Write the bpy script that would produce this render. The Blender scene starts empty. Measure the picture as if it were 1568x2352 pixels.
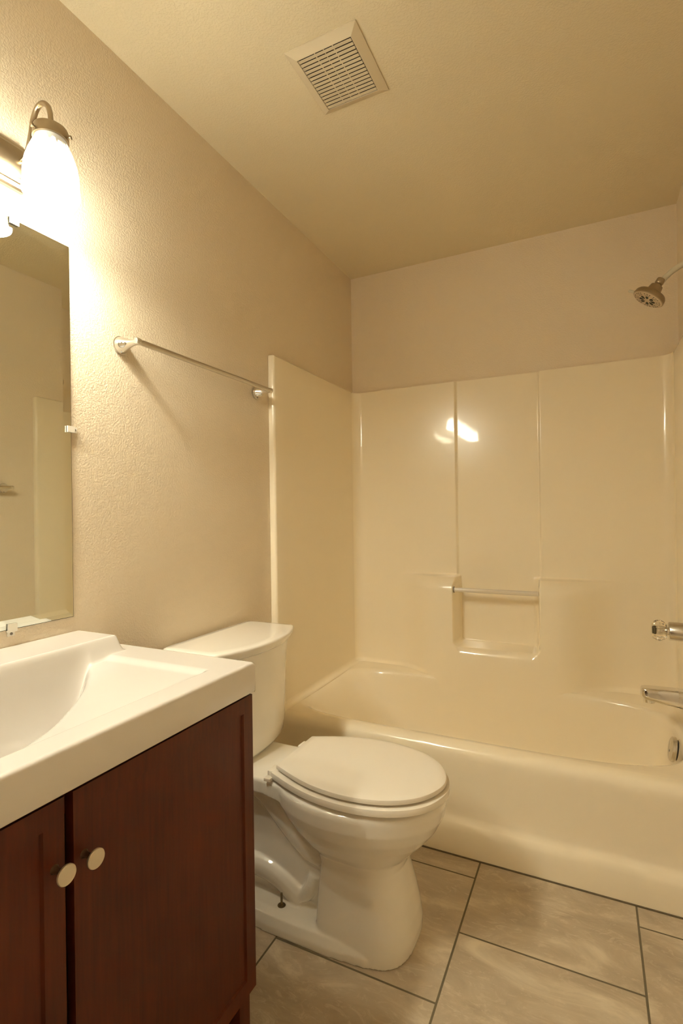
import bpy, bmesh, math
from mathutils import Vector, Matrix
C = bpy.context.scene.collection
sc = bpy.context.scene
PI = math.pi

# ------------------------------------------------------------------ camera
cam_d = bpy.data.cameras.new('camera'); cam = bpy.data.objects.new('camera', cam_d); C.objects.link(cam)
cam_d.sensor_fit = 'AUTO'; cam_d.sensor_width = 36.0
cam_d.lens = 1178.0805 / 2352 * 36
cam_d.clip_start = 0.01
yaw, pitch, roll = 0.4518, 0.0019, -0.0142
fw = Vector((-math.sin(yaw) * math.cos(pitch), math.cos(yaw) * math.cos(pitch), math.sin(pitch)))
r0 = fw.cross(Vector((0, 0, 1))).normalized(); u0 = r0.cross(fw)
r1 = r0 * math.cos(roll) + u0 * math.sin(roll); u1 = u0 * math.cos(roll) - r0 * math.sin(roll)
M = Matrix(((r1.x, u1.x, -fw.x), (r1.y, u1.y, -fw.y), (r1.z, u1.z, -fw.z))).to_4x4()
M.translation = (1.1782, 0.0, 1.1642)
cam.matrix_world = M
sc.camera = cam

# ------------------------------------------------------------------ world, exposure, light levels
w = bpy.data.worlds.new('world'); sc.world = w; w.use_nodes = True
w.node_tree.nodes['Background'].inputs[0].default_value = (1, .8, .55, 1)
w.node_tree.nodes['Background'].inputs[1].default_value = 0.02
sc.view_settings.view_transform = 'Standard'
try: sc.view_settings.look = 'None'
except Exception: pass
sc.view_settings.exposure = 0.11
sc.view_settings.gamma = 1.0
sc.view_settings.use_curve_mapping = False
LAMP = (1.0, 0.94, 0.745)      # warm bulb colour
BULB_W = 9.0                 # each bulb
SHADE_E = 46.0                # glow of the frosted shades
try:
    sc.cycles.max_bounces = 14; sc.cycles.diffuse_bounces = 8; sc.cycles.glossy_bounces = 6
    sc.cycles.transmission_bounces = 8; sc.cycles.use_denoising = True
    sc.cycles.sample_clamp_indirect = 6.0
    sc.cycles.caustics_reflective = False; sc.cycles.caustics_refractive = False
except Exception: pass

# ------------------------------------------------------------------ helpers
def newmat(name):
    m = bpy.data.materials.new(name); m.use_nodes = True
    return m, m.node_tree, m.node_tree.nodes['Principled BSDF']
def simple(name, col, rough=.5, metal=0., coat=0., spec=.5, bump=None, vary=None, trans=0., ior=1.45, coat_rough=.03):
    m, nt, b = newmat(name)
    b.inputs['Base Color'].default_value = (*col, 1); b.inputs['Roughness'].default_value = rough
    b.inputs['Metallic'].default_value = metal; b.inputs['Coat Weight'].default_value = coat
    b.inputs['Coat Roughness'].default_value = coat_rough
    b.inputs['Specular IOR Level'].default_value = spec; b.inputs['Transmission Weight'].default_value = trans
    b.inputs['IOR'].default_value = ior
    N = nt.nodes; L = nt.links
    tc = N.new('ShaderNodeTexCoord')
    if vary:
        sc_, amt = vary
        n = N.new('ShaderNodeTexNoise'); n.inputs['Scale'].default_value = sc_; n.inputs['Detail'].default_value = 4
        L.new(tc.outputs['Object'], n.inputs['Vector'])
        mx = N.new('ShaderNodeMix'); mx.data_type = 'RGBA'
        mx.inputs[6].default_value = (*[c * (1 - amt) for c in col], 1); mx.inputs[7].default_value = (*[min(1, c * (1 + amt)) for c in col], 1)
        L.new(n.outputs['Fac'], mx.inputs[0]); L.new(mx.outputs[2], b.inputs['Base Color'])
    if bump:
        s, d = bump
        n = N.new('ShaderNodeTexNoise'); n.inputs['Scale'].default_value = s; n.inputs['Detail'].default_value = 3
        L.new(tc.outputs['Object'], n.inputs['Vector'])
        bp = N.new('ShaderNodeBump'); bp.inputs['Strength'].default_value = 1; bp.inputs['Distance'].default_value = d
        L.new(n.outputs['Fac'], bp.inputs['Height']); L.new(bp.outputs['Normal'], b.inputs['Normal'])
    return m

def texture_wall(name, col, scale, dist, rough=.55):
    """painted orange-peel / knock-down drywall"""
    m, nt, b = newmat(name); N = nt.nodes; L = nt.links
    b.inputs['Base Color'].default_value = (*col, 1); b.inputs['Roughness'].default_value = rough
    b.inputs['Specular IOR Level'].default_value = .35
    tc = N.new('ShaderNodeTexCoord')
    n1 = N.new('ShaderNodeTexNoise'); n1.inputs['Scale'].default_value = scale; n1.inputs['Detail'].default_value = 3; n1.inputs['Distortion'].default_value = .25
    n2 = N.new('ShaderNodeTexNoise'); n2.inputs['Scale'].default_value = scale * .28; n2.inputs['Detail'].default_value = 3
    n3 = N.new('ShaderNodeTexNoise'); n3.inputs['Scale'].default_value = 1.6; n3.inputs['Detail'].default_value = 2
    for n in (n1, n2, n3): L.new(tc.outputs['Object'], n.inputs['Vector'])
    r = N.new('ShaderNodeMapRange'); r.inputs[1].default_value = .40; r.inputs[2].default_value = .60; r.interpolation_type = 'SMOOTHSTEP'
    L.new(n1.outputs['Fac'], r.inputs[0])
    a = N.new('ShaderNodeMath'); a.operation = 'MULTIPLY_ADD'; a.inputs[1].default_value = .9
    L.new(n2.outputs['Fac'], a.inputs[0]); L.new(r.outputs[0], a.inputs[2])
    bp = N.new('ShaderNodeBump'); bp.inputs['Strength'].default_value = 1; bp.inputs['Distance'].default_value = dist
    L.new(a.outputs[0], bp.inputs['Height']); L.new(bp.outputs['Normal'], b.inputs['Normal'])
    mx = N.new('ShaderNodeMix'); mx.data_type = 'RGBA'
    mx.inputs[6].default_value = (*[c * .97 for c in col], 1); mx.inputs[7].default_value = (*[c * 1.03 for c in col], 1)
    L.new(n3.outputs['Fac'], mx.inputs[0]); L.new(mx.outputs[2], b.inputs['Base Color'])
    return m

def floor_mat():
    m, nt, b = newmat('stone_tile'); N = nt.nodes; L = nt.links
    tc = N.new('ShaderNodeTexCoord')
    sx = N.new('ShaderNodeSeparateXYZ'); L.new(tc.outputs['Object'], sx.inputs[0])
    ax = N.new('ShaderNodeMath'); ax.operation = 'ADD'; ax.inputs[1].default_value = -1.184 + .2289 + .4578 * 8
    ay = N.new('ShaderNodeMath'); ay.operation = 'ADD'; ay.inputs[1].default_value = -.834 + .449 * 8
    L.new(sx.outputs['Y'], ax.inputs[0]); L.new(sx.outputs['X'], ay.inputs[0])
    # shift by half a tile: even rows are offset by half in the brick node
    ax.inputs[1].default_value = -1.184 + .4578 * 8
    cx = N.new('ShaderNodeCombineXYZ'); L.new(ax.outputs[0], cx.inputs[0]); L.new(ay.outputs[0], cx.inputs[1])
    br = N.new('ShaderNodeTexBrick'); br.offset = .5; br.offset_frequency = 2; br.squash = 1
    br.inputs['Scale'].default_value = 1; br.inputs['Mortar Size'].default_value = .0028; br.inputs['Mortar Smooth'].default_value = .15
    br.inputs['Bias'].default_value = 0; br.inputs['Brick Width'].default_value = .4578; br.inputs['Row Height'].default_value = .449
    br.inputs['Color1'].default_value = (0, 0, 0, 1); br.inputs['Color2'].default_value = (1, 1, 1, 1)
    L.new(cx.outputs[0], br.inputs['Vector'])
    # veining, shifted per tile
    sc1 = N.new('ShaderNodeVectorMath'); sc1.operation = 'SCALE'; sc1.inputs['Scale'].default_value = 3.0; L.new(br.outputs['Color'], sc1.inputs[0])
    ad = N.new('ShaderNodeVectorMath'); ad.operation = 'ADD'; L.new(tc.outputs['Object'], ad.inputs[0]); L.new(sc1.outputs[0], ad.inputs[1])
    mp = N.new('ShaderNodeMapping'); mp.inputs['Rotation'].default_value = (0, 0, .6); mp.inputs['Scale'].default_value = (1.0, 2.2, 1)
    L.new(ad.outputs[0], mp.inputs[0])
    n1 = N.new('ShaderNodeTexNoise'); n1.inputs['Scale'].default_value = 3.2; n1.inputs['Detail'].default_value = 9; n1.inputs['Roughness'].default_value = .62; n1.inputs['Distortion'].default_value = 1.2
    n2 = N.new('ShaderNodeTexNoise'); n2.inputs['Scale'].default_value = 14; n2.inputs['Detail'].default_value = 8; n2.inputs['Roughness'].default_value = .7; n2.inputs['Distortion'].default_value = 2
    L.new(mp.outputs[0], n1.inputs['Vector']); L.new(mp.outputs[0], n2.inputs['Vector'])
    cr = N.new('ShaderNodeValToRGB'); e = cr.color_ramp.elements
    e[0].position = .33; e[0].color = (.37, .30, .215, 1); e[1].position = .70; e[1].color = (.70, .615, .475, 1)
    x = e.new(.52); x.color = (.47, .39, .285, 1)
    L.new(n1.outputs['Fac'], cr.inputs[0])
    r2 = N.new('ShaderNodeMapRange'); r2.inputs[1].default_value = .53; r2.inputs[2].default_value = .68; r2.inputs[4].default_value = .55; L.new(n2.outputs['Fac'], r2.inputs[0])
    mv = N.new('ShaderNodeMix'); mv.data_type = 'RGBA'; mv.inputs[7].default_value = (.66, .58, .45, 1)
    L.new(r2.outputs[0], mv.inputs[0]); L.new(cr.outputs[0], mv.inputs[6])
    mx = N.new('ShaderNodeMix'); mx.data_type = 'RGBA'; mx.inputs[7].default_value = (.14, .115, .07, 1)
    L.new(br.outputs['Fac'], mx.inputs[0]); L.new(mv.outputs[2], mx.inputs[6]); L.new(mx.outputs[2], b.inputs['Base Color'])
    rr = N.new('ShaderNodeMapRange'); rr.inputs[3].default_value = .33; rr.inputs[4].default_value = .9; L.new(br.outputs['Fac'], rr.inputs[0]); L.new(rr.outputs[0], b.inputs['Roughness'])
    ih = N.new('ShaderNodeMath'); ih.operation = 'SUBTRACT'; ih.inputs[0].default_value = 1; L.new(br.outputs['Fac'], ih.inputs[1])
    i2 = N.new('ShaderNodeMath'); i2.operation = 'MULTIPLY_ADD'; i2.inputs[1].default_value = .12; L.new(n2.outputs['Fac'], i2.inputs[0]); L.new(ih.outputs[0], i2.inputs[2])
    bp = N.new('ShaderNodeBump'); bp.inputs['Distance'].default_value = .0018; L.new(i2.outputs[0], bp.inputs['Height']); L.new(bp.outputs[0], b.inputs['Normal'])
    return m

def wood_mat():
    m, nt, b = newmat('cherry_wood'); N = nt.nodes; L = nt.links
    tc = N.new('ShaderNodeTexCoord')
    mp = N.new('ShaderNodeMapping'); mp.inputs['Scale'].default_value = (1, 14, .8); L.new(tc.outputs['Object'], mp.inputs[0])
    n1 = N.new('ShaderNodeTexNoise'); n1.inputs['Scale'].default_value = 9; n1.inputs['Detail'].default_value = 6; n1.inputs['Roughness'].default_value = .6
    L.new(mp.outputs[0], n1.inputs['Vector'])
    n2 = N.new('ShaderNodeTexNoise'); n2.inputs['Scale'].default_value = 5; n2.inputs['Detail'].default_value = 3
    L.new(tc.outputs['Object'], n2.inputs['Vector'])
    a = N.new('ShaderNodeMath'); a.operation = 'MULTIPLY_ADD'; a.inputs[1].default_value = .5; L.new(n2.outputs['Fac'], a.inputs[0])
    h_ = N.new('ShaderNodeMath'); h_.operation = 'MULTIPLY'; h_.inputs[1].default_value = .5; L.new(n1.outputs['Fac'], h_.inputs[0]); L.new(h_.outputs[0], a.inputs[2])
    cr = N.new('ShaderNodeValToRGB'); e = cr.color_ramp.elements
    e[0].position = .35; e[0].color = (.052, .0098, .0024, 1); e[1].position = .68; e[1].color = (.108, .0205, .0046, 1)
    L.new(a.outputs[0], cr.inputs[0]); L.new(cr.outputs[0], b.inputs['Base Color'])
    b.inputs['Roughness'].default_value = .42; b.inputs['Specular IOR Level'].default_value = .28
    return m

WALL = texture_wall('wall_paint', (.765, .665, .515), 180, .00042)
WALL_R = texture_wall('wall_paint_far', (.80, .70, .55), 170, .0003)
CEIL = texture_wall('ceiling_paint', (.74, .655, .475), 170, .0003)
FLOOR = floor_mat()
TUB = simple('cream_gelcoat', (.89, .805, .635), rough=.22, coat=.6, spec=.5, coat_rough=.04, vary=(1.5, .012))
PORC = simple('white_porcelain', (.87, .84, .77), rough=.09, coat=.5, coat_rough=.02, vary=(3, .01))
PLAST = simple('white_seat_plastic', (.84, .79, .70), rough=.26, spec=.5, vary=(4, .01))
MARB = simple('white_cultured_marble', (.745, .715, .68), rough=.14, coat=.4, coat_rough=.05, vary=(2, .01))
WOOD = wood_mat()
DARK = simple('shadow_and_edge_black', (.012, .008, .006), rough=.8, vary=(5, .1))  # near-black: shadow painted behind vent slots and cabinet doors, also the mirror edge
CHROME = simple('polished_chrome', (.80, .79, .77), rough=.07, metal=1, vary=(8, .02))
SATIN = simple('satin_chrome', (.66, .63, .58), rough=.24, metal=1, vary=(8, .03))
NICKEL = simple('brushed_nickel', (.38, .31, .215), rough=.30, metal=1, vary=(30, .06))
KNOBM = simple('satin_nickel_knob', (.75, .68, .55), rough=.45, metal=.75, vary=(20, .04))
ARMP = simple('painted_shower_arm', (.66, .62, .5), rough=.35, vary=(20, .05))
BRASSB = simple('tarnished_bolt', (.20, .15, .08), rough=.35, metal=.8, vary=(60, .3))
ACRYL = simple('clear_acrylic', (.97, .95, .90), rough=.03, trans=1, ior=1.45, vary=(5, .01))
FROST = simple('cloudy_acrylic_rod', (.93, .86, .74), rough=.12, trans=.3, ior=1.45, vary=(5, .01))
VENTP = simple('vent_plastic', (.66, .575, .42), rough=.4, vary=(6, .02))
BLACKP = simple('dark_nozzle_rubber', (.03, .035, .02), rough=.6, vary=(60, .2))
CAULK = simple('dark_caulk', (.13, .10, .06), rough=.8, vary=(60, .4))
SCREW = simple('steel_screw', (.22, .2, .18), rough=.4, metal=.8, vary=(90, .2))

def mirror_mat():
    m, nt, b = newmat('silver_mirror')
    b.inputs['Base Color'].default_value = (.90, .93, .86, 1); b.inputs['Metallic'].default_value = 1; b.inputs['Roughness'].default_value = .012
    N = nt.nodes; L = nt.links; tc = N.new('ShaderNodeTexCoord')
    n = N.new('ShaderNodeTexNoise'); n.inputs['Scale'].default_value = 9; n.inputs['Detail'].default_value = 6; L.new(tc.outputs['Object'], n.inputs['Vector'])
    r = N.new('ShaderNodeMapRange'); r.inputs[1].default_value = .5; r.inputs[2].default_value = .8; r.inputs[3].default_value = .012; r.inputs[4].default_value = .05
    L.new(n.outputs['Fac'], r.inputs[0]); L.new(r.outputs[0], b.inputs['Roughness'])
    return m
MIRROR = mirror_mat()

def shade_mat():
    m, nt, b = newmat('glowing_alabaster_glass'); N = nt.nodes; L = nt.links
    b.inputs['Base Color'].default_value = (.75, .75, .7, 1); b.inputs['Roughness'].default_value = .2
    tc = N.new('ShaderNodeTexCoord'); sx = N.new('ShaderNodeSeparateXYZ'); L.new(tc.outputs['Object'], sx.inputs[0])
    mp = N.new('ShaderNodeMapping'); mp.inputs['Scale'].default_value = (60, 60, 10); L.new(tc.outputs['Object'], mp.inputs[0])
    n = N.new('ShaderNodeTexNoise'); n.inputs['Scale'].default_value = 1.6; n.inputs['Detail'].default_value = 4; L.new(mp.outputs[0], n.inputs['Vector'])
    a = N.new('ShaderNodeMath'); a.operation = 'MULTIPLY_ADD'; a.inputs[1].default_value = .085; L.new(n.outputs['Fac'], a.inputs[0]); L.new(sx.outputs['Z'], a.inputs[2])
    # z is measured from the rim (0) up to the neck (.14): the glass is thick and streaky near the neck
    r = N.new('ShaderNodeMapRange'); r.interpolation_type = 'SMOOTHSTEP'; r.inputs[1].default_value = .098; r.inputs[2].default_value = .150; r.inputs[3].default_value = 1.0; r.inputs[4].default_value = .004
    L.new(a.outputs[0], r.inputs[0])
    s = N.new('ShaderNodeMath'); s.operation = 'MULTIPLY'; s.inputs[1].default_value = SHADE_E; L.new(r.outputs[0], s.inputs[0])
    b.inputs['Emission Color'].default_value = (1.0, .95, .765, 1); L.new(s.outputs[0], b.inputs['Emission Strength'])
    return m
SHADE = shade_mat()

def tag(o, label=None, cat=None, group=None, kind=None):
    if label: o['label'] = label
    if cat: o['category'] = cat
    if group: o['group'] = group
    if kind: o['kind'] = kind
    return o
def empty(name, loc, label, cat, group=None):
    o = bpy.data.objects.new(name, None); C.objects.link(o); o.location = loc; o.empty_display_size = .05
    return tag(o, label, cat, group)
def obj(name, bm, mat, parent=None, smooth=True, angle=40, bevel=None, mats=None):
    me = bpy.data.meshes.new(name)
    bmesh.ops.recalc_face_normals(bm, faces=bm.faces)
    if bevel:
        es = [e for e in bm.edges if len(e.link_faces) == 2 and e.calc_face_angle(0) > .6]
        bmesh.ops.bevel(bm, geom=es, offset=bevel, segments=2, profile=.6, affect='EDGES', clamp_overlap=True)
    bm.to_mesh(me); bm.free()
    me.materials.append(mat)
    for m_ in (mats or []): me.materials.append(m_)
    if smooth:
        for p in me.polygons: p.use_smooth = True
        try: me.set_sharp_from_angle(angle=math.radians(angle))
        except Exception: pass
    o = bpy.data.objects.new(name, me); C.objects.link(o)
    if parent:
        o.parent = parent
        # geometry is written in world coordinates; keep it there
        pm = Matrix.Identity(4); q = parent
        while q: pm = Matrix.Translation(q.location) @ pm; q = q.parent
        o.data.transform(pm.inverted())
    return o
def recenter(o, p):
    """put a top-level mesh's origin at p"""
    o.data.transform(Matrix.Translation(-Vector(p))); o.location = p; return o
def box(bm, x0, x1, y0, y1, z0, z1):
    v = [bm.verts.new((x, y, z)) for x in (x0, x1) for y in (y0, y1) for z in (z0, z1)]
    for f in ((0, 1, 3, 2), (4, 6, 7, 5), (0, 4, 5, 1), (2, 3, 7, 6), (0, 2, 6, 4), (1, 5, 7, 3)): bm.faces.new([v[i] for i in f])
    return v
def B(*a):
    bm = bmesh.new(); box(bm, *a); return bm
def loft(bm, rings, cap0=True, cap1=True, closed=True):
    vs = [[bm.verts.new(p) for p in r] for r in rings]
    n = len(rings[0])
    for a, b in zip(vs, vs[1:]):
        for i in range(n if closed else n - 1):
            j = (i + 1) % n
            bm.faces.new((a[i], a[j], b[j], b[i]))
    if cap0: bm.faces.new(vs[0][::-1])
    if cap1: bm.faces.new(vs[-1])
    return vs
def frame_of(axis):
    a = Vector(axis).normalized(); t = Vector((0, 0, 1)) if abs(a.z) < .9 else Vector((1, 0, 0))
    u = t.cross(a).normalized(); return a, u, a.cross(u)
def lathe(bm, org, axis, prof, n=40, cap0=True, cap1=True, facet=None):
    """prof: (distance along axis, radius)"""
    a, u, v = frame_of(axis); o = Vector(org); rings = []
    for d, r in prof:
        ring = []
        for k in range(n):
            t = 2 * PI * k / n; rr = r * (facet(t) if facet else 1)
            ring.append(o + a * d + (u * math.cos(t) + v * math.sin(t)) * rr)
        rings.append(ring)
    return loft(bm, rings, cap0, cap1)
def tube(bm, pts, rad, n=16, caps=True):
    P = [Vector(p) for p in pts]; rings = []
    rads = rad if isinstance(rad, (list, tuple)) else [rad] * len(P)
    prev = None
    for i, p in enumerate(P):
        d = (P[min(i + 1, len(P) - 1)] - P[max(i - 1, 0)]).normalized()
        if prev is None: _, u, v = frame_of(d)
        else:
            u = (prev - d * prev.dot(d)).normalized(); v = d.cross(u)
        prev = u
        rings.append([p + (u * math.cos(2 * PI * k / n) + v * math.sin(2 * PI * k / n)) * rads[i] for k in range(n)])
    return loft(bm, rings, caps, caps)
def smooth_path(pts, k=8):
    P = [Vector(p) for p in pts]; out = []
    Q = [P[0] * 2 - P[1]] + P + [P[-1] * 2 - P[-2]]
    for i in range(1, len(Q) - 2):
        a, b, c, d = Q[i - 1], Q[i], Q[i + 1], Q[i + 2]
        for s in range(k):
            t = s / k
            out.append(.5 * ((2 * b) + (c - a) * t + (2 * a - 5 * b + 4 * c - d) * t * t + (3 * b - a - 3 * c + d) * t ** 3))
    out.append(P[-1]); return out
def sstep(a, b, x):
    t = min(1, max(0, (x - a) / (b - a))); return t * t * (3 - 2 * t)
def interp(tab, x):
    if x <= tab[0][0]: return tab[0][1]
    for (a, va), (b, vb) in zip(tab, tab[1:]):
        if x <= b:
            return va + (vb - va) * (x - a) / (b - a)
    return tab[-1][1]
def grid_coords(a, b, step, dense, dw=.02, ds=.0018):
    """coordinates from a to b, coarse step, refined around each dense value"""
    c = []; x = a
    while x < b - 1e-6:
        c.append(x)
        near = min([abs(x - d) for d in dense] + [9])
        s = ds if near < dw else step
        nxt = x + s
        if near >= dw:
            for d in dense:
                if x < d - dw < nxt: nxt = d - dw
        x = nxt
    c.append(b); return c

# ------------------------------------------------------------------ room shell
XW, YB, HC, YF = 1.524, 2.587, 2.4575, -1.15
T = .1
def struct(name, bm, m):
    o = obj(name, bm, m, smooth=False); o['kind'] = 'structure'; return o
struct('floor', B(-T, XW + T, YF - T, YB + T, -T, 0), FLOOR)
struct('ceiling', B(-T, XW + T, YF - T, YB + T, HC, HC + T), CEIL)
struct('wall_left', B(-T, 0, YF - T, YB + T, 0, HC), WALL)
struct('wall_right', B(XW, XW + T, YF - T, YB + T, 0, HC), WALL_R)
struct('wall_back', B(0, XW, YB, YB + T, 0, HC), WALL_R)
struct('wall_front', B(0, XW, YF - T, YF, 0, HC), WALL_R)

# ------------------------------------------------------------------ bathtub and surround
tub = empty('bathtub_surround', (.762, 2.17, 0), 'glossy cream one-piece bathtub with moulded shower walls filling the alcove', 'bathtub')
ZT = 1.813; ZR = .362; PT = .028; YP = 2.557; YL = 1.758
def cove(z, rad=.024):
    h = z - (ZR + .0008)
    if h >= rad: return 0.
    h = max(h, 0); return rad - math.sqrt(max(0, rad * rad - (rad - h) ** 2))
def back_y(x, z):
    """y of the back panel: raised lower blocks either side of a niche, a set-back middle column"""
    xl, xr = .578, .966
    mid = sstep(xl - .007, xl + .005, x) * (1 - sstep(xr - .005, xr + .007, x))     # 1 inside middle column
    # lower block protrusion
    prof = sstep(.26, .52, x) * (1 - sstep(1.03, 1.30, x))
    ramp = min(sstep(.22, .60, x), 1 - sstep(.96, 1.34, x))
    low = 1 - sstep(.828, .852, z)
    blk = .112 * prof * low
    # niche: inside the middle column above z=.515 the block is cut away
    r = .03
    qx = max(xl + r - x, x - (xr - r), 0); qz = max(.512 + r - z, 0)
    sd = r - math.hypot(qx, qz) if (qx > 0 and qz > 0) else min(x - xl, xr - x, z - .512)
    cut = sstep(-.004, .016, sd)
    y = YP - blk * (1 - cut)
    y += .012 * mid * (1 if z > .84 else max(cut, 1 - low))
    return y - cove(z) * (1 - min(1, blk / .112))
PR = .045   # corner radius of the moulded corners
xs = grid_coords(PT + PR, XW - PT - PR, .02, [.578, .966], .03, .0022)
zs = grid_coords(.300, ZT, .03, [.372, .512, .84], .03, .0022)
bm = bmesh.new(); cols = []
for k in range(9):                                     # left corner arc
    t = k / 8 * PI / 2
    cols.append((PT + PR - PR * math.cos(t), YP - PR + PR * math.sin(t), None))
CC = ((PT + PR, YP - PR), (XW - PT - PR, YP - PR))
for x in xs[1:-1]: cols.append((x, None, x))
for k in range(9):
    t = k / 8 * PI / 2
    cols.append((XW - PT - PR + PR * math.sin(t), YP - PR + PR * math.cos(t), None))
rows = []
for z in zs:
    row = []
    for cx, cy, px in cols:
        if cy is None: row.append(bm.verts.new((cx, back_y(px, z), z)))
        else:
            c_ = CC[0] if cx < .7 else CC[1]; f_ = (PR - cove(z)) / PR
            row.append(bm.verts.new((c_[0] + (cx - c_[0]) * f_, c_[1] + (cy - c_[1]) * f_, z)))
    rows.append(row)
# top lip going back to the wall
lip = []
for k in range(9):
    lip.append((.002, YP - PR + (YB - .001 - YP + PR) * k / 4) if k <= 4 else (.002 + (PT + PR - .002) * (k - 4) / 4, YB - .001))
lip_r = [(XW - x, y) for x, y in lip[::-1]]
mid_ = [(x, YB - .001) for x in xs[1:-1]]
rows.append([bm.verts.new((x, y, ZT + .001)) for x, y in lip + mid_ + lip_r])
for a, b in zip(rows, rows[1:]):
    for i in range(len(a) - 1): bm.faces.new((a[i], a[i + 1], b[i + 1], b[i]))
obj('back_wall_panel', bm, TUB, tub, angle=75)

def side_panel(left):
    s = 1 if left else -1; x0 = .001 if left else XW - .001; xf = PT if left else XW - PT
    prof = [(x0, YL)]
    r = .011
    for k in range(7):
        t = k / 6 * PI / 2
        prof.append((xf - s * r + s * r * math.sin(t), YL + r - r * math.cos(t)))
    for k in range(1, 12): prof.append((xf, YL + r + (YP - PR - YL - r) * k / 11))
    bm = bmesh.new()
    zz = [.351, .3628, .364, .366, .369, .373, .378, .384, .387] + [.40 + (ZT - .006 - .40) * k / 22 for k in range(23)]
    rings = [[(x + (s * cove(z) if i > 6 else 0), y, z) for i, (x, y) in enumerate(prof)] for z in zz]
    rings.append([(x - s * .002 if i > 0 else x, y + (.002 if i < 8 else 0), ZT - .001) for i, (x, y) in enumerate(prof)])
    rings.append([(x - s * .006 if i > 0 else x, y + (.006 if i < 8 else 0), ZT + .001) for i, (x, y) in enumerate(prof)])
    rings.append([(x0, max(y, YL + .006), ZT + .0012) for i, (x, y) in enumerate(prof)])
    loft(bm, rings, False, False, closed=False)
    return obj('left_wall_panel' if left else 'right_wall_panel', bm, TUB, tub, angle=60)
side_panel(True); side_panel(False)

# tub body: basin + rim + apron
def se_ring(xl, xr, yl, yr, z, n, N=128, nl=None):
    cx, cy, a, b = (xl + xr) / 2, (yl + yr) / 2, (xr - xl) / 2, (yr - yl) / 2
    out = []
    for k in range(N):
        t = 2 * PI * (k + .5) / N; c, s = math.cos(t), math.sin(t)
        nn = n if (c > 0 or nl is None) else nl
        rr = (abs(c) ** nn + abs(s) ** nn) ** (-1 / nn)
        out.append((cx + a * c * rr, cy + b * s * rr, z))
    return out
bm = bmesh.new()
R = [se_ring(.60, 1.20, 2.05, 2.25, .046, 2.5), se_ring(.36, 1.36, 1.96, 2.385, .050, 3), se_ring(.31, 1.392, 1.925, 2.418, .062, 3.4, nl=4),
     se_ring(.27, 1.412, 1.900, 2.433, .090, 3.6, nl=4.5), se_ring(.235, 1.422, 1.885, 2.4385, .13, 3.7, nl=4.8), se_ring(.175, 1.432, 1.865, 2.4425, .22, 3.8, nl=5.2), se_ring(.12, 1.440, 1.848, 2.4448, .29, 3.9, nl=5.6),
     se_ring(.085, 1.445, 1.836, 2.4465, .33, 4, nl=6), se_ring(.068, 1.449, 1.826, 2.4478, .347, 4, nl=6), se_ring(.052, 1.455, 1.817, 2.453, .358, 4, nl=6),
     se_ring(.035, 1.464, 1.808, 2.462, .3622, 4.2, nl=7),
     se_ring(.002, 1.522, 1.790, 2.575, .3630, 40)]
# outer rim: flat rectangle then apron profile on the front only
R[-1] = [(min(max(x, .003), XW - .003), y, z) for x, y, z in R[-1]]
def fr(ring, yfront, z):
    return [(x, (yfront if y < 1.776 + .0 else y), z) for x, y, z in ring]
loft(bm, R, cap0=True, cap1=False)
bm2 = bmesh.new()
# apron: profile in (y, z), swept along x
ap = [(1.790, .3630), (1.778, .3626), (1.766, .3605), (1.756, .356), (1.749, .348), (1.745, .336), (1.7445, .32), (1.747, .29), (1.750, .25), (1.752, .20), (1.753, .15), (1.752, .125),
      (1.748, .112), (1.740, .103), (1.733, .094), (1.729, .08), (1.727, .05), (1.7255, .02), (1.725, .004)]
rings = []
for i in range(25):
    x = .003 + (XW - .006) * i / 24
    rings.append([(x, y, z) for y, z in ap])
loft(bm, rings, False, False, closed=False)
obj('tub', bm, TUB, tub, angle=60)
bm2.free()
obj('floor_caulk', B(.003, XW - .003, 1.7215, 1.727, .0, .004), CAULK, tub, smooth=False)  # thin dark strip where the apron meets the floor
# clear grab / washcloth bar across the niche
bm = bmesh.new(); lathe(bm, (.583, 2.462, .787), (1, 0, 0), [(0, .0108), (.38, .0108)], n=8); 
obj('washcloth_bar', bm, FROST, tub, angle=30)
bm = bmesh.new(); lathe(bm, (.579, 2.462, .787), (1, 0, 0), [(0, .015), (.004, .015), (.005, .011)], n=20); obj('bar_socket', bm, SCREW, tub)
# overflow plate on the right end wall of the basin
ov = (1.440, 2.140, .310); nrm = (-1, 0, .16)
bm = bmesh.new(); lathe(bm, (ov[0] + .012, ov[1], ov[2]), nrm, [(0, .034), (.006, .038), (.012, .038)]); 
op = obj('overflow_plate', bm, CHROME, tub)
bm = bmesh.new(); lathe(bm, (ov[0] + .002, ov[1], ov[2]), nrm, [(0, .030), (.008, .0425), (.012, .043), (.020, .0415), (.023, .036), (.0235, .0)][:5], n=48)
obj('overflow_cap', bm, SATIN, op)
bm = bmesh.new(); lathe(bm, (ov[0] - .021, ov[1], ov[2] - .005), nrm, [(0, .004), (.002, .004)], n=12); obj('screw', bm, SCREW, op)

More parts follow.
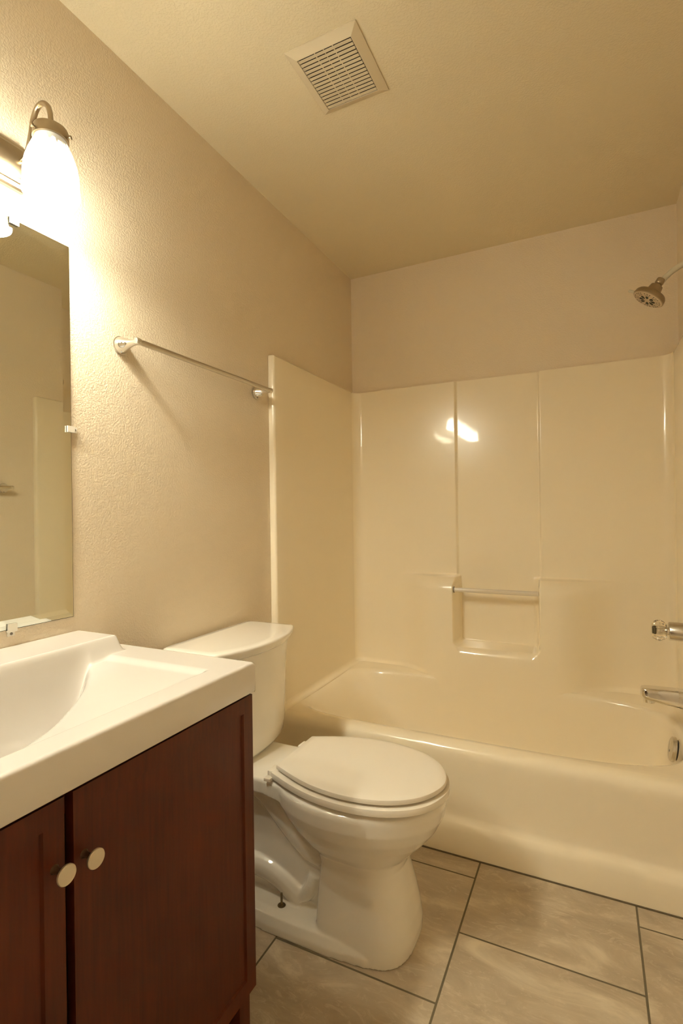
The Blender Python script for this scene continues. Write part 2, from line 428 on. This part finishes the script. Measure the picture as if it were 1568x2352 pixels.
# ------------------------------------------------------------------ tub fittings on the right panel
XR = XW - PT
YS = 2.157
sp = empty('tub_spout', (XR, YS, .49), 'polished chrome tub spout jutting from the right alcove panel over the tub', 'faucet')
bm = bmesh.new(); rings = []
for d, hw, zt, zb in [(0, .033, .527, .447), (.012, .033, .527, .447), (.016, .030, .523, .452), (.05, .029, .521, .460), (.10, .028, .520, .466), (.135, .028, .519, .472), (.150, .0265, .5185, .476), (.159, .021, .517, .482), (.1625, .012, .513, .490)]:
    ring = []
    for k in range(40):
        t = 2 * PI * k / 40; c, s = math.cos(t), math.sin(t); n_ = 5
        rr = (abs(c) ** n_ + abs(s) ** n_) ** (-1 / n_)
        ring.append((XR - d, YS + hw * c * rr, (zt + zb) / 2 + (zt - zb) / 2 * s * rr))
    rings.append(ring)
loft(bm, rings); obj('spout_body', bm, CHROME, sp, angle=50)
bm = bmesh.new(); lathe(bm, (XR - .136, YS, .476), (0, 0, -1), [(0, .0185), (.012, .0185), (.0135, .017), (.0135, .014), (.008, .013)], n=32); obj('outlet_ring', bm, CHROME, sp)

va = empty('shower_valve', (XR, YS, .725), 'chrome shower valve sleeve with clear faceted acrylic knob above the tub spout', 'faucet')
bm = bmesh.new(); lathe(bm, (XR, YS, .726), (-1, 0, 0), [(0, .078), (.004, .078), (.009, .072), (.012, .033), (.070, .032), (.073, .030), (.073, .012)], n=48); obj('escutcheon', bm, SATIN, va)
bm = bmesh.new(); lathe(bm, (XR - .072, YS, .726), (-1, 0, 0), [(0, .014), (.016, .014), (.018, .010), (.034, .010)], n=24); obj('stem', bm, CHROME, va)
bm = bmesh.new(); lathe(bm, (XR - .079, YS, .726), (-1, 0, 0), [(0, .024), (.008, .032), (.020, .038), (.032, .037), (.042, .030), (.046, .022)], n=12, facet=lambda t: 1); obj('knob', bm, ACRYL, va, smooth=False)
bm = bmesh.new(); lathe(bm, (XR - .108, YS, .726), (-1, 0, 0), [(0, .011), (.003, .011)], n=20); obj('knob_badge', bm, simple('dark_badge', (.08, .07, .03), .4, .6, vary=(90, .5)), va)

sh = empty('overhead_shower', (XW, YS, 2.03), 'brushed nickel shower head on a pale arm high on the right wall', 'shower head')
arm = smooth_path([(XW - .001, YS, 2.036), (1.50, YS, 2.032), (1.476, YS, 2.021), (1.450, YS, 2.006), (1.431, YS, 1.990), (1.416, YS, 1.973)], 6)
bm = bmesh.new(); tube(bm, arm, .0098, 20); obj('shower_arm', bm, ARMP, sh)
bm = bmesh.new(); lathe(bm, (XW - .0005, YS, 2.036), (-1, 0, 0), [(0, .03), (.004, .03), (.010, .022), (.012, .011)], n=32); obj('wall_flange', bm, ARMP, sh)
hx = Vector((-.56, -.04, -.83)).normalized(); hp = Vector((1.419, YS, 1.986))
bm = bmesh.new(); lathe(bm, hp, hx, [(0, .010), (.001, .0135), (.003, .0145), (.017, .0145), (.020, .013), (.022, .0105), (.030, .0100)], n=28); obj('swivel_nut', bm, NICKEL, sh)
bm = bmesh.new(); lathe(bm, hp, hx, [(.026, .015), (.028, .021), (.044, .0245), (.051, .028), (.055, .039), (.059, .049), (.065, .0535), (.073, .0550), (.078, .0550), (.0795, .0535)], n=56); obj('head_body', bm, NICKEL, sh, angle=35)
FACEM = simple('face_plate_nickel', (.62, .53, .42), rough=.32, metal=.75, vary=(30, .05))
bm = bmesh.new(); lathe(bm, hp, hx, [(.077, .0525), (.0805, .0525), (.0825, .048), (.0835, .02), (.0838, .004)], n=56); fp = obj('face_plate', bm, FACEM, sh)
a_, u_, v_ = frame_of(hx)
bm = bmesh.new()
def nub(r, t, s, ln=.0015):
    q = hp + hx * (.0820 + (.0014 if r < .03 else .0006 if r < .036 else 0)) + (u_ * math.cos(t) + v_ * math.sin(t)) * r
    lathe(bm, q - hx * .001, hx, [(0, s), (ln, s), (ln + .0006, s * .6)], n=8)
for g in range(8):
    t0 = g * PI / 4 + .2
    for q, dt in enumerate((-.22, 0, .22)):
        nub(.0445, t0 + dt, .0025); nub(.0385, t0 + dt * .9, .0019); nub(.0335, t0 + dt * .8, .0015)
for g in range(8):                                     # petal-shaped openings round the hub
    t0 = g * PI / 4 + .2
    ring0, ring1 = [], []
    for (r, dt) in ((.0095, 0), (.017, -.24), (.0235, -.17), (.0245, 0), (.0235, .17), (.017, .24)):
        q = (u_ * math.cos(t0 + dt) + v_ * math.sin(t0 + dt)) * r
        ring0.append(hp + hx * .0825 + q * 1.16); ring1.append(hp + hx * .0845 + q * 1.16)
    loft(bm, [ring0, ring1])
obj('nozzles', bm, BLACKP, fp, smooth=False)
bm = bmesh.new(); tl = hp + hx * .075
dv = Vector((-.83, -.1, .56)).normalized()
tube(bm, [tl + dv * .050, tl + dv * .060 + hx * .002, tl + dv * .069 + hx * .004, tl + dv * .074 + hx * .004], [.0042, .0045, .0055, .003], 12); obj('spray_lever', bm, ARMP, sh)

# ------------------------------------------------------------------ toilet
YT = 1.335
toi = empty('toilet', (.40, YT, 0), 'white two-piece toilet with closed elongated lid between the vanity and tub', 'toilet')
def egg(xb, xf, hw, z, xm=None, N=96, nb=2.6, nf=2.0, yc=YT):
    """outline with its widest point at xm, back end xb, front tip xf"""
    xm = xm if xm is not None else xb + (xf - xb) * .52
    out = []
    for k in range(N):
        t = 2 * PI * k / N; c, s = math.cos(t), math.sin(t)
        nn = nf if c > 0 else nb; a = (xf - xm) if c > 0 else (xm - xb)
        rr = (abs(c) ** nn + abs(s) ** nn) ** (-1 / nn)
        out.append((xm + a * c * rr, yc + hw * s * rr, z))
    return out
def bake(o, voxel, iters, fac=.5):
    m = o.modifiers.new('r', 'REMESH'); m.mode = 'VOXEL'; m.voxel_size = voxel; m.use_smooth_shade = True
    s = o.modifiers.new('s', 'SMOOTH'); s.factor = fac; s.iterations = iters
    dg = bpy.context.evaluated_depsgraph_get(); dg.update()
    me = bpy.data.meshes.new_from_object(o.evaluated_get(dg))
    o.modifiers.clear(); old = o.data; o.data = me; me.name = old.name
    for p in me.polygons: p.use_smooth = True
bm = bmesh.new()
# front column flowing up into the bowl
loft(bm, [egg(.487, .742, .135, 0, .62, nb=9, nf=2.8), egg(.487, .742, .135, .03, .62, nb=9, nf=2.8), egg(.487, .737, .130, .07, .62, nb=9, nf=2.8), egg(.487, .728, .120, .12, .62, nb=9, nf=2.7),
          egg(.489, .717, .111, .17, .62, nb=8, nf=2.5), egg(.490, .710, .106, .205, .61, nb=7, nf=2.3),
          egg(.47, .718, .112, .232, .60, nb=4, nf=2.2), egg(.43, .745, .132, .258, .585, nb=3, nf=2.1), egg(.385, .776, .153, .29, .575, nb=2.4, nf=2.05), egg(.35, .800, .167, .32, .575, nb=2.2), egg(.325, .816, .175, .352, .575, nb=2.2),
          egg(.32, .822, .178, .385, .575, nb=2.2), egg(.325, .820, .177, .396, .575, nb=2.2), egg(.35, .805, .165, .404, .575, nb=2.2)])
# tank deck at the back
def slab(pts, z0, z1, inset=.006):
    cx = sum(p[0] for p in pts) / len(pts)
    r0 = [(x, y, z0 + .0) for x, y in pts]; rm = [(x, y, z1 - inset) for x, y in pts]
    rt = [(cx + (x - cx) * .97, YT + (y - YT) * .95, z1) for x, y in pts]
    loft(bm, [r0, rm, rt])
def sym(half):
    return [(x, YT - y) for x, y in half] + [(x, YT + y) for x, y in half[::-1]]
slab(sym([(.05, .105), (.16, .114), (.25, .113), (.32, .114), (.40, .13), (.47, .15)]), .360, .403)
# rear web under the deck and the inner trap core
def hull_x(secs):
    rings = []
    for x, hw, z0, z1 in secs:
        ring = []
        for k in range(32):
            t = 2 * PI * k / 32; c, s = math.cos(t), math.sin(t); rr = (abs(c) ** 4 + abs(s) ** 4) ** -.25
            ring.append((x, YT + hw * c * rr, (z0 + z1) / 2 + (z1 - z0) / 2 * s * rr))
        rings.append(ring)
    loft(bm, rings)
hull_x([(.10, .055, .005, .375), (.20, .062, .005, .37), (.35, .066, .005, .37), (.50, .07, .005, .34)])
# trapway tubes visible on each flank
for s in (-1, 1):
    y = YT + s * .052
    tube(bm, smooth_path([(.235, y, .350), (.29, y, .325), (.345, y, .275), (.40, y, .225), (.445, y, .195), (.485, y, .185)], 5), .027, 14)
    tube(bm, smooth_path([(.12, y, .112), (.20, y, .117), (.29, y, .114), (.35, y, .096), (.39, y + s * .002, .074), (.42, y, .060)], 5), [.037] * 26, 14)
    tube(bm, smooth_path([(.405, y + s * .012, .066), (.434, y + s * .016, .080), (.453, y + s * .016, .108), (.462, y + s * .010, .140)], 4), .020, 12)
# foot plate
foot = sym([(.10, .105), (.16, .122), (.24, .136), (.34, .148), (.44, .150), (.54, .148), (.64, .139), (.70, .118)])
r0 = [(x, y, 0) for x, y in foot]; r1_ = [(x, y, .022) for x, y in foot]
rt = [(.4 + (x - .4) * .985, YT + (y - YT) * .93, .042) for x, y in foot]; rt2 = [(.4 + (x - .4) * .95, YT + (y - YT) * .80, .050) for x, y in foot]
loft(bm, [r0, r1_, rt, rt2])
bowl = obj('bowl', bm, PORC, toi); bake(bowl, .0032, 5)
# cut the bottom flat is not needed: it stands on the floor at z=0
# seat ring and lid
def seat_outline(grow, z, back, N=60):
    tab = [(0, .106), (.006, .114), (.02, .118), (.04, .123), (.07, .139), (.10, .151), (.15, .164), (.21, .172), (.26, .171), (.31, .164), (.36, .148), (.40, .125), (.43, .098), (.45, .068), (.462, .037), (.467, .015), (.468, 0)]
    half = []
    n = 46
    for i in range(n + 1):
        t = i / n; s = 1 - (1 - t) ** 2.2; d = .468 * s
        half.append((back + d * (1 + grow / .234), interp(tab, d) + (grow if d > .01 else grow) * (1 if d < .45 else max(0, (.468 - d) / .018))))
    # smooth the table's corners
    for _ in range(6):
        half = [half[0]] + [(half[i][0], (half[i - 1][1] + 2 * half[i][1] + half[i + 1][1]) / 4) for i in range(1, n)] + [half[-1]]
    half[-1] = (half[-1][0], 0)
    pts = [(x, -y) for x, y in half] + [(x, y) for x, y in half[-2::-1]]
    return [(x, YT + y, z) for x, y in pts]
bm = bmesh.new()
def scaled(ring, f, z): 
    cx, cy = .60, YT
    return [(cx + (x - cx) * f, cy + (y - cy) * f, z) for x, y, _ in ring]
so = seat_outline(.007, 0, .350)
loft(bm, [scaled(so, .90, .4125), scaled(so, .985, .4110), scaled(so, .998, .4125), scaled(so, 1.0, .4155), scaled(so, 1.0, .4245), scaled(so, .994, .4285), scaled(so, .97, .4295), scaled(so, .90, .4295)])
obj('seat', bm, PLAST, toi)
lo = seat_outline(-.003, 0, .362)
bm = bmesh.new(); loft(bm, [scaled(lo, .90, .4370), scaled(lo, .985, .4355), scaled(lo, .998, .4370), scaled(lo, 1.0, .4395), scaled(lo, 1.0, .4445), scaled(lo, .994, .4480), scaled(lo, .975, .4500), scaled(lo, .90, .4520), scaled(lo, .82, .4535), scaled(lo, .6, .4550), scaled(lo, .25, .4555)])
for f in bm.faces: pass
obj('lid', bm, PLAST, toi)
for s in (-1, 1):
    bm = bmesh.new(); box(bm, .332, .362, YT + s * .085 - .02, YT + s * .085 + .02, .402, .428); obj('seat_hinge', bm, PLAST, toi, bevel=.004)
bm = bmesh.new(); box(bm, .335, .356, YT - .128, YT - .108, .408, .417); obj('hinge_tab', bm, PLAST, toi, bevel=.002)
# small gaps between lid and seat are kept by little rubber bumpers
for s in (-1, 1):
    bm = bmesh.new(); box(bm, .58, .60, YT + s * .13 - .006, YT + s * .13 + .006, .4290, .4375); obj('lid_bumper', bm, PLAST, toi)
    bm = bmesh.new(); box(bm, .56, .58, YT + s * .13 - .006, YT + s * .13 + .006, .4025, .4130); obj('seat_bumper', bm, PLAST, toi)
# tank
TY = 1.354
def dring(xb, xside, xbow, hw, z, N=40, r=.02):
    """D-shaped outline: flat back, bowed front"""
    pts = [(xb, -hw + r), (xb + r * .3, -hw + r * .3), (xb + r, -hw)]
    pts += [(xb + r + (xside - .018 - xb - r) * k / 6, -hw) for k in range(1, 7)]
    pts += [(xside - .006, -hw + .0035), (xside + .002, -hw + .012)]
    m = 14; w0 = hw - .012
    for k in range(1, m):
        u = -1 + 2 * k / m
        pts.append((xside + .002 + (xbow - xside) * (1 - abs(u) ** 2.2), u * w0))
    pts += [(x, -y) for x, y in pts[:11][::-1]]
    return [(x, TY + y, z) for x, y in pts]
bm = bmesh.new()
TK = [(.095, .135, .16, .095, .398), (.06, .18, .205, .140, .400), (.045, .200, .225, .158, .407), (.036, .208, .238, .168, .425), (.032, .212, .245, .172, .465), (.029, .214, .250, .176, .56),
      (.027, .214, .256, .182, .65), (.025, .214, .262, .190, .70), (.024, .216, .266, .197, .728), (.024, .218, .268, .201, .742)]
loft(bm, [dring(*t) for t in TK]); obj('tank', bm, PORC, toi, angle=50)
bm = bmesh.new()
TL = [(.022, .216, .268, .202, .738), (.020, .221, .274, .210, .744), (.019, .224, .279, .2155, .754), (.019, .226, .281, .2175, .762), (.021, .225, .2795, .2165, .7665), (.026, .221, .275, .213, .769), (.05, .20, .25, .194, .7705)]
loft(bm, [dring(*t) for t in TL]); obj('tank_lid', bm, PORC, toi, angle=50)
# anchor bolt on the foot
bx, by = .372, YT - .097
for s in (-1, 1):
    by = YT + s * .100
    bm = bmesh.new(); lathe(bm, (bx, by, .042), (0, 0, 1), [(0, .0035), (.042, .003), (.043, .0015)], n=12); bolt = obj('floor_bolt', bm, BRASSB, toi)
    bm = bmesh.new(); lathe(bm, (bx, by, .046), (0, 0, 1), [(0, .0125), (.004, .012), (.005, .006), (.009, .0055)], n=18); obj('washer', bm, BRASSB, bolt)

# ------------------------------------------------------------------ vanity cabinet
Y0, Y1 = -.265, .945
cab = empty('vanity_cabinet', (.25, .34, 0), 'dark cherry wood vanity cabinet with round knobs standing left of the toilet', 'cabinet')
bm = bmesh.new()
box(bm, .003, .020, Y0 + .005, Y1 - .003, .0, .765)
box(bm, .020, .470, Y0 + .005, Y0 + .023, .0, .765); box(bm, .020, .470, Y1 - .021, Y1 - .003, .0, .765)
box(bm, .020, .470, Y0 + .023, Y1 - .021, .105, .120)
box(bm, .395, .405, Y0 + .023, Y1 - .021, .0, .105)
obj('body', bm, WOOD, cab, smooth=False)
bm = bmesh.new()   # face frame
box(bm, .455, .472, Y0 + .003, Y1, .725, .768); box(bm, .455, .472, Y0 + .003, Y1, .095, .135)
for y0, y1 in ((Y0 + .003, Y0 + .04), (Y1 - .036, Y1), (.045, .075)): box(bm, .4552, .4722, y0, y1, .0 if y0 > .1 or y0 < -.2 else .095, .767)
obj('face_frame', bm, WOOD, cab, smooth=False)
obj('interior_shadow_sheet', B(.44, .456, Y0 + .03, Y1 - .03, .125, .74), DARK, cab, smooth=False)  # flat near-black sheet, shadow inside the cabinet painted behind the door gap
def shaker(name, y0, y1, z0, z1, stile=.032):
    bm = bmesh.new(); xf, xb, xp = .4915, .4735, .4865; rl = .034; be = .003
    o = [(y0, z0), (y1, z0), (y1, z1), (y0, z1)]; i1 = [(y0 + stile, z0 + rl), (y1 - stile, z0 + rl), (y1 - stile, z1 - rl), (y0 + stile, z1 - rl)]
    i2 = [(y + (be if k in (0, 3) else -be), z + (be if k < 2 else -be)) for k, (y, z) in enumerate(i1)]
    R_ = [[(xb, y, z) for y, z in o], [(xf, y, z) for y, z in o], [(xf, y, z) for y, z in i1], [(xp, y, z) for y, z in i2]]
    loft(bm, R_)
    return obj(name, bm, WOOD, cab, smooth=False)
STEMM = simple('dark_bronze_stem', (.10, .06, .035), rough=.45, metal=.6, vary=(30, .1))
def knob(par, y, z):
    bm = bmesh.new(); lathe(bm, (.5115, y, z), (1, 0, 0), [(0, .0060), (.0020, .0120), (.0035, .0138), (.0065, .0142), (.0078, .0134), (.0080, .004)], n=36)
    k_ = obj('knob', bm, KNOBM, par, angle=30)
    bm = bmesh.new(); lathe(bm, (.4905, y, z), (1, 0, 0), [(0, .0075), (.003, .0055), (.008, .0042), (.018, .0042), (.0215, .0060)], n=24)
    obj('stem', bm, STEMM, k_)
d = shaker('door', .502, .944, .112, .762); knob(d, .519, .661)
d = shaker('door', .062, .488, .112, .762); knob(d, .472, .667)
for z0, z1 in ((.112, .42), (.43, .762)):
    d = shaker('drawer', Y0 + .006, .052, z0, z1); knob(d, -.105, (z0 + z1) / 2)

# ------------------------------------------------------------------ sink top
YC = .345
xb_tab = [(-.05, .414), (0, .418), (.05, .414), (.105, .404), (.152, .391), (.215, .363), (.298, .308), (.356, .260), (.400, .214), (.444, .162), (.50, .085), (.56, -.01), (.70, -.3)]
def curve(tab, x):
    for i in range(1, len(tab) - 2):
        if x <= tab[i + 1][0]:
            (xa, a), (xb_, b), (xc, c), (xd, d) = tab[i - 1:i + 3]; t = (x - xb_) / (xc - xb_); h = xc - xb_
            m0 = (c - a) / (xc - xa) * h; m1 = (d - b) / (xd - xb_) * h
            return (2*t**3-3*t*t+1)*b + (t**3-2*t*t+t)*m0 + (-2*t**3+3*t*t)*c + (t**3-t*t)*m1
    return tab[-1][1]
def top_z(x, y):
    u = abs(y - YC)
    z = .835
    led = (1 - sstep(.129, .149, x)) * (1 - sstep(.538, .560, u))
    lx = sstep(.142, .156, x)
    # shallow dished shelf either side of the bowl
    e = min(.520 - u, .447 - x)
    dish = sstep(0, .012, e) * .006 + max(0, min(1, (.520 - u) / .30)) * .016 * sstep(0, .03, e)
    sh_ = dish * lx
    s = (curve(xb_tab, u) - x) * .8
    bowl_ = 0 if s <= -.004 else .140 * (1 - math.exp(-((s + .004) / .042) ** 1.9))
    lb = sstep(.134, .150, x)
    e2 = sstep(-.005, .02, .51 - u)
    return z + .040 * led - sh_ * e2 - bowl_ * lb
tx = grid_coords(.0025, .500, .0045, [.142, .447], .016, .0016)
ty = sorted(set([round(v, 5) for v in grid_coords(Y0, Y1, .0045, [YC - .55, YC - .52, YC + .52, YC + .55], .014, .003)]))
bm = bmesh.new()
ed = .007
xs_ = [x for x in tx if x < .500 - ed - .001]; ys_ = [y for y in ty if Y0 + ed + .001 < y < Y1 - ed - .001]
def edge_pts(lim, s):
    return [(lim - s * ed + s * ed * math.sin(k * PI / 8), -ed + ed * math.cos(k * PI / 8)) for k in range(5)]
ex = [(x, 0) for x in xs_] + edge_pts(.500, 1) + [(.500, -.030), (.499, -.064), (.497, -.0665)]
ey = [(Y0 + .003, -.0665), (Y0 + .001, -.064), (Y0, -.03)] + edge_pts(Y0, -1)[::-1] + [(y, 0) for y in ys_] + edge_pts(Y1, 1) + [(Y1, -.030), (Y1 - .001, -.064), (Y1 - .003, -.0665)]
V = []
for y, dy in ey:
    row = []
    for x, dx in ex:
        zz = top_z(min(x, .5), y); d_ = min(dx, dy) if (dx > -.02 and dy > -.02) else min(dx, dy)
        if d_ < -.02: zz = .835 + d_
        else: zz = zz + max(-ed * 1.2, dx + dy) if (dx or dy) else zz
        row.append(bm.verts.new((x, y, zz)))
    V.append(row)
for a, b in zip(V, V[1:]):
    for i in range(len(a) - 1): bm.faces.new((a[i], a[i + 1], b[i + 1], b[i]))
bot = [V[j][0] for j in range(len(V))]
# underside and back
bb = [bm.verts.new((.0025, y, .7685)) for y, _ in ey]
for j in range(len(ey) - 1): bm.faces.new((V[j][0], V[j + 1][0], bb[j + 1], bb[j]))
top = obj('sink_countertop', bm, MARB, angle=80)
recenter(top, (.25, .34, .7685))
tag(top, 'glossy white one-piece sink top with a dished basin on the cherry cabinet', 'sink')

# ------------------------------------------------------------------ mirror
MY0, MY1, MZ0, MZ1 = -.18, .866, .914, 1.8435
mir = empty('wall_mirror', (0, .34, MZ0), 'large unframed wall mirror held by small clear clips above the sink', 'mirror')
bm = bmesh.new(); bw = .022
def rect(i, x): return [(x, MY0 + i, MZ0 + i), (x, MY1 - i, MZ0 + i), (x, MY1 - i, MZ1 - i), (x, MY0 + i, MZ1 - i)]
loft(bm, [rect(0, .001), rect(0, .0042), rect(bw, .0060)])
obj('mirror_glass', bm, MIRROR, mir, smooth=False)
obj('dark_edge', B(.0006, .0034, MY0 - .0012, MY1 + .0012, MZ0 - .0012, MZ1 + .0012), DARK, mir, smooth=False)
def clip(y, z, dy, dz):
    """clear plastic clip overlapping the glass edge; dy,dz point outward from the mirror"""
    bm = bmesh.new()
    if dy: box(bm, .0064, .0105, y - .013, y + .002, z - .008, z + .008); box(bm, .0008, .0105, y + .002, y + .007, z - .008, z + .008); box(bm, .0008, .004, y + .005, y + .017, z - .007, z + .007)
    else:
        s = dz; a, b_ = sorted((z - s * .013, z + s * .002)); box(bm, .0064, .0105, y - .010, y + .010, a, b_)
        a, b_ = sorted((z + s * .002, z + s * .006)); box(bm, .0008, .0105, y - .010, y + .010, a, b_)
        a, b_ = sorted((z + s * .005, z + s * .016)); box(bm, .0008, .004, y - .008, y + .008, a, b_)
    c = obj('mirror_clip', bm, simple('clip_plastic', (.92, .87, .77), .25, trans=.15, vary=(20, .02)) if not bpy.data.materials.get('clip_plastic') else bpy.data.materials['clip_plastic'], mir, smooth=False)
    bm = bmesh.new(); lathe(bm, (.003, y + dy * .011, z + dz * .0105), (1, 0, 0), [(0, .0032), (.0018, .0032), (.0024, .002)], n=14); obj('screw', bm, SCREW, c)
clip(MY1, 1.384, 1, 0); clip(.712, MZ0, 0, -1); clip(.728, MZ1, 0, 1); clip(.05, MZ0, 0, -1); clip(.05, MZ1, 0, 1)

# ------------------------------------------------------------------ vanity light
LY = [.734, .484, .234, -.016]
vl = empty('vanity_light', (0, .347, 1.915), 'brushed nickel vanity light with lit frosted bell shades above the mirror', 'light')
bm = bmesh.new(); ya, yb = -.032, .750
pr = [(.001, 1.912), (.010, 1.912), (.014, 1.916), (.016, 1.924), (.019, 1.926), (.021, 1.934), (.024, 1.937), (.026, 1.950), (.028, 1.968), (.026, 1.986), (.024, 2.000), (.021, 2.003), (.018, 2.011), (.014, 2.014), (.010, 2.020), (.001, 2.020)]
loft(bm, [[(x, ya, z) for x, z in pr], [(x, yb, z) for x, z in pr]])
obj('back_plate', bm, NICKEL, vl, angle=25)
SZ, SX = 1.866, .130
for y in LY:
    bm = bmesh.new(); tube(bm, smooth_path([(.022, y, 1.972), (.036, y, 1.974), (.050, y, 1.988), (.062, y, 2.020), (.070, y, 2.050), (.085, y, 2.072), (.103, y, 2.077), (.120, y, 2.066), (.129, y, 2.045), (.131, y, 2.015)], 6), .0056, 14)
    obj('gooseneck_arm', bm, NICKEL, vl)
    bm = bmesh.new(); lathe(bm, (SX, y, 2.024), (0, 0, -1), [(0, .007), (.002, .014), (.006, .017), (.008, .0175), (.010, .026), (.014, .0335), (.019, .0355), (.038, .0360), (.039, .034)], n=40)
    h_ = obj('shade_holder', bm, NICKEL, vl, angle=30)
    for t in (.5, .5 + 2 * PI / 3, .5 + 4 * PI / 3):
        bm = bmesh.new(); lathe(bm, (SX + .0355 * math.cos(t), y + .0355 * math.sin(t), 1.993), (math.cos(t), math.sin(t), 0), [(0, .0025), (.004, .0025), (.005, .0045), (.008, .0045), (.009, .003)], n=12); obj('thumb_screw', bm, NICKEL, h_)
    bm = bmesh.new()
    prof = [(.000, .0565), (.004, .0572), (.013, .0556), (.028, .0552), (.046, .0545), (.068, .0510), (.088, .0445), (.105, .0378), (.118, .0325), (.130, .0310)]
    inner = [(d, r - .003) for d, r in prof][::-1]
    lathe(bm, (SX, y, SZ), (0, 0, 1), prof + inner, n=48, cap0=False, cap1=False)
    s_ = obj('glass_shade', bm, SHADE, vl, angle=60)
    s_.data.transform(Matrix.Translation(Vector(vl.location) - Vector((SX, y, SZ)))); s_.location = Vector((SX, y, SZ)) - Vector(vl.location)
    L_ = bpy.data.lights.new('bulb', 'POINT'); L_.energy = BULB_W; L_.color = LAMP; L_.shadow_soft_size = .021
    lo_ = bpy.data.objects.new('bulb', L_); C.objects.link(lo_); lo_.parent = vl; lo_.location = Vector((SX, y, SZ + .023)) - Vector(vl.location)

# ------------------------------------------------------------------ towel bars
def towel_bar(name, x_wall, s, ya, yb, z, label):
    t = empty(name, (x_wall, (ya + yb) / 2, z), label, 'towel bar')
    for y, o_ in ((ya, -1), (yb, 1)):
        bm = bmesh.new()
        lathe(bm, (x_wall + s * .0005, y, z), (s, 0, 0), [(0, .0235), (.003, .0245), (.0045, .0245), (.0055, .023), (.009, .0225), (.016, .0205), (.026, .0160), (.036, .0122), (.048, .0095), (.058, .0085), (.066, .0085)], n=40)
        q = obj('post', bm, CHROME, t)
        bm = bmesh.new(); lathe(bm, (x_wall + s * .070, y - o_ * .004, z + .001), (0, o_, 0), [(-.006, .0075), (-.004, .0092), (.006, .0102), (.010, .0098), (.012, .008), (.0125, .003)], n=28); obj('end_cap', bm, CHROME, q)
        bm = bmesh.new(); lathe(bm, (x_wall + s * .0135, y - .005, z - .0215), (0, -.3, -1), [(0, .002), (.0015, .002)], n=10); obj('set_screw', bm, SCREW, q)
    bm = bmesh.new(); lathe(bm, (x_wall + s * .070, ya, z + .001), (0, 1, 0), [(0, .0082), (yb - ya, .0082)], n=20)
    obj('bar', bm, SATIN, t)
    return t
towel_bar('towel_bar', 0, 1, 1.022, 1.668, 1.641, 'chrome towel bar on the left wall above the toilet')
towel_bar('towel_bar', XW, -1, .99, 1.60, 1.315, 'chrome towel bar on the right wall, its end seen in the mirror')
# ------------------------------------------------------------------ ceiling exhaust vent
vx0, vx1, vy0, vy1 = .423, .642, 1.230, 1.478
vent = empty('exhaust_vent', ((vx0 + vx1) / 2, (vy0 + vy1) / 2, HC), 'square white louvered exhaust fan cover on the ceiling', 'vent')
bm = bmesh.new()
def rr_(i, z): return [(vx0 + i, vy0 + i, z), (vx1 - i, vy0 + i, z), (vx1 - i, vy1 - i, z), (vx0 + i, vy1 - i, z)]
zi = HC - .0145; g = .0245
loft(bm, [rr_(0, HC - .0005), rr_(0, HC - .0035), rr_(g, zi), rr_(g + .0015, zi), rr_(g + .0015, HC - .003)], cap1=False)
obj('bezel', bm, VENTP, vent, smooth=False)
gx0, gx1, gy0, gy1 = vx0 + g + .002, vx1 - g - .002, vy0 + g + .002, vy1 - g - .002
obj('slot_shadow_sheet', B(gx0, gx1, gy0, gy1, HC - .004, HC - .0008), DARK, vent, smooth=False)  # shallow black sheet painted as the shadow between the louvers
n = 15; pitch_ = (gy1 - gy0 - .003) / n
for i in range(n):
    y0 = gy0 + .0030 + i * pitch_
    obj('louver', B(gx0 + .0012, gx1 - .0012, y0, y0 + pitch_ - .0042, zi - .0003, zi + .0012), VENTP, vent, smooth=False)
for f, hw in ((.333, .0014), (.5, .001), (.667, .0014)):
    xm = gx0 + (gx1 - gx0) * f
    obj('cross_rib', B(xm - hw, xm + hw, gy0, gy1, zi - .0001, zi + .0014), VENTP, vent, smooth=False)
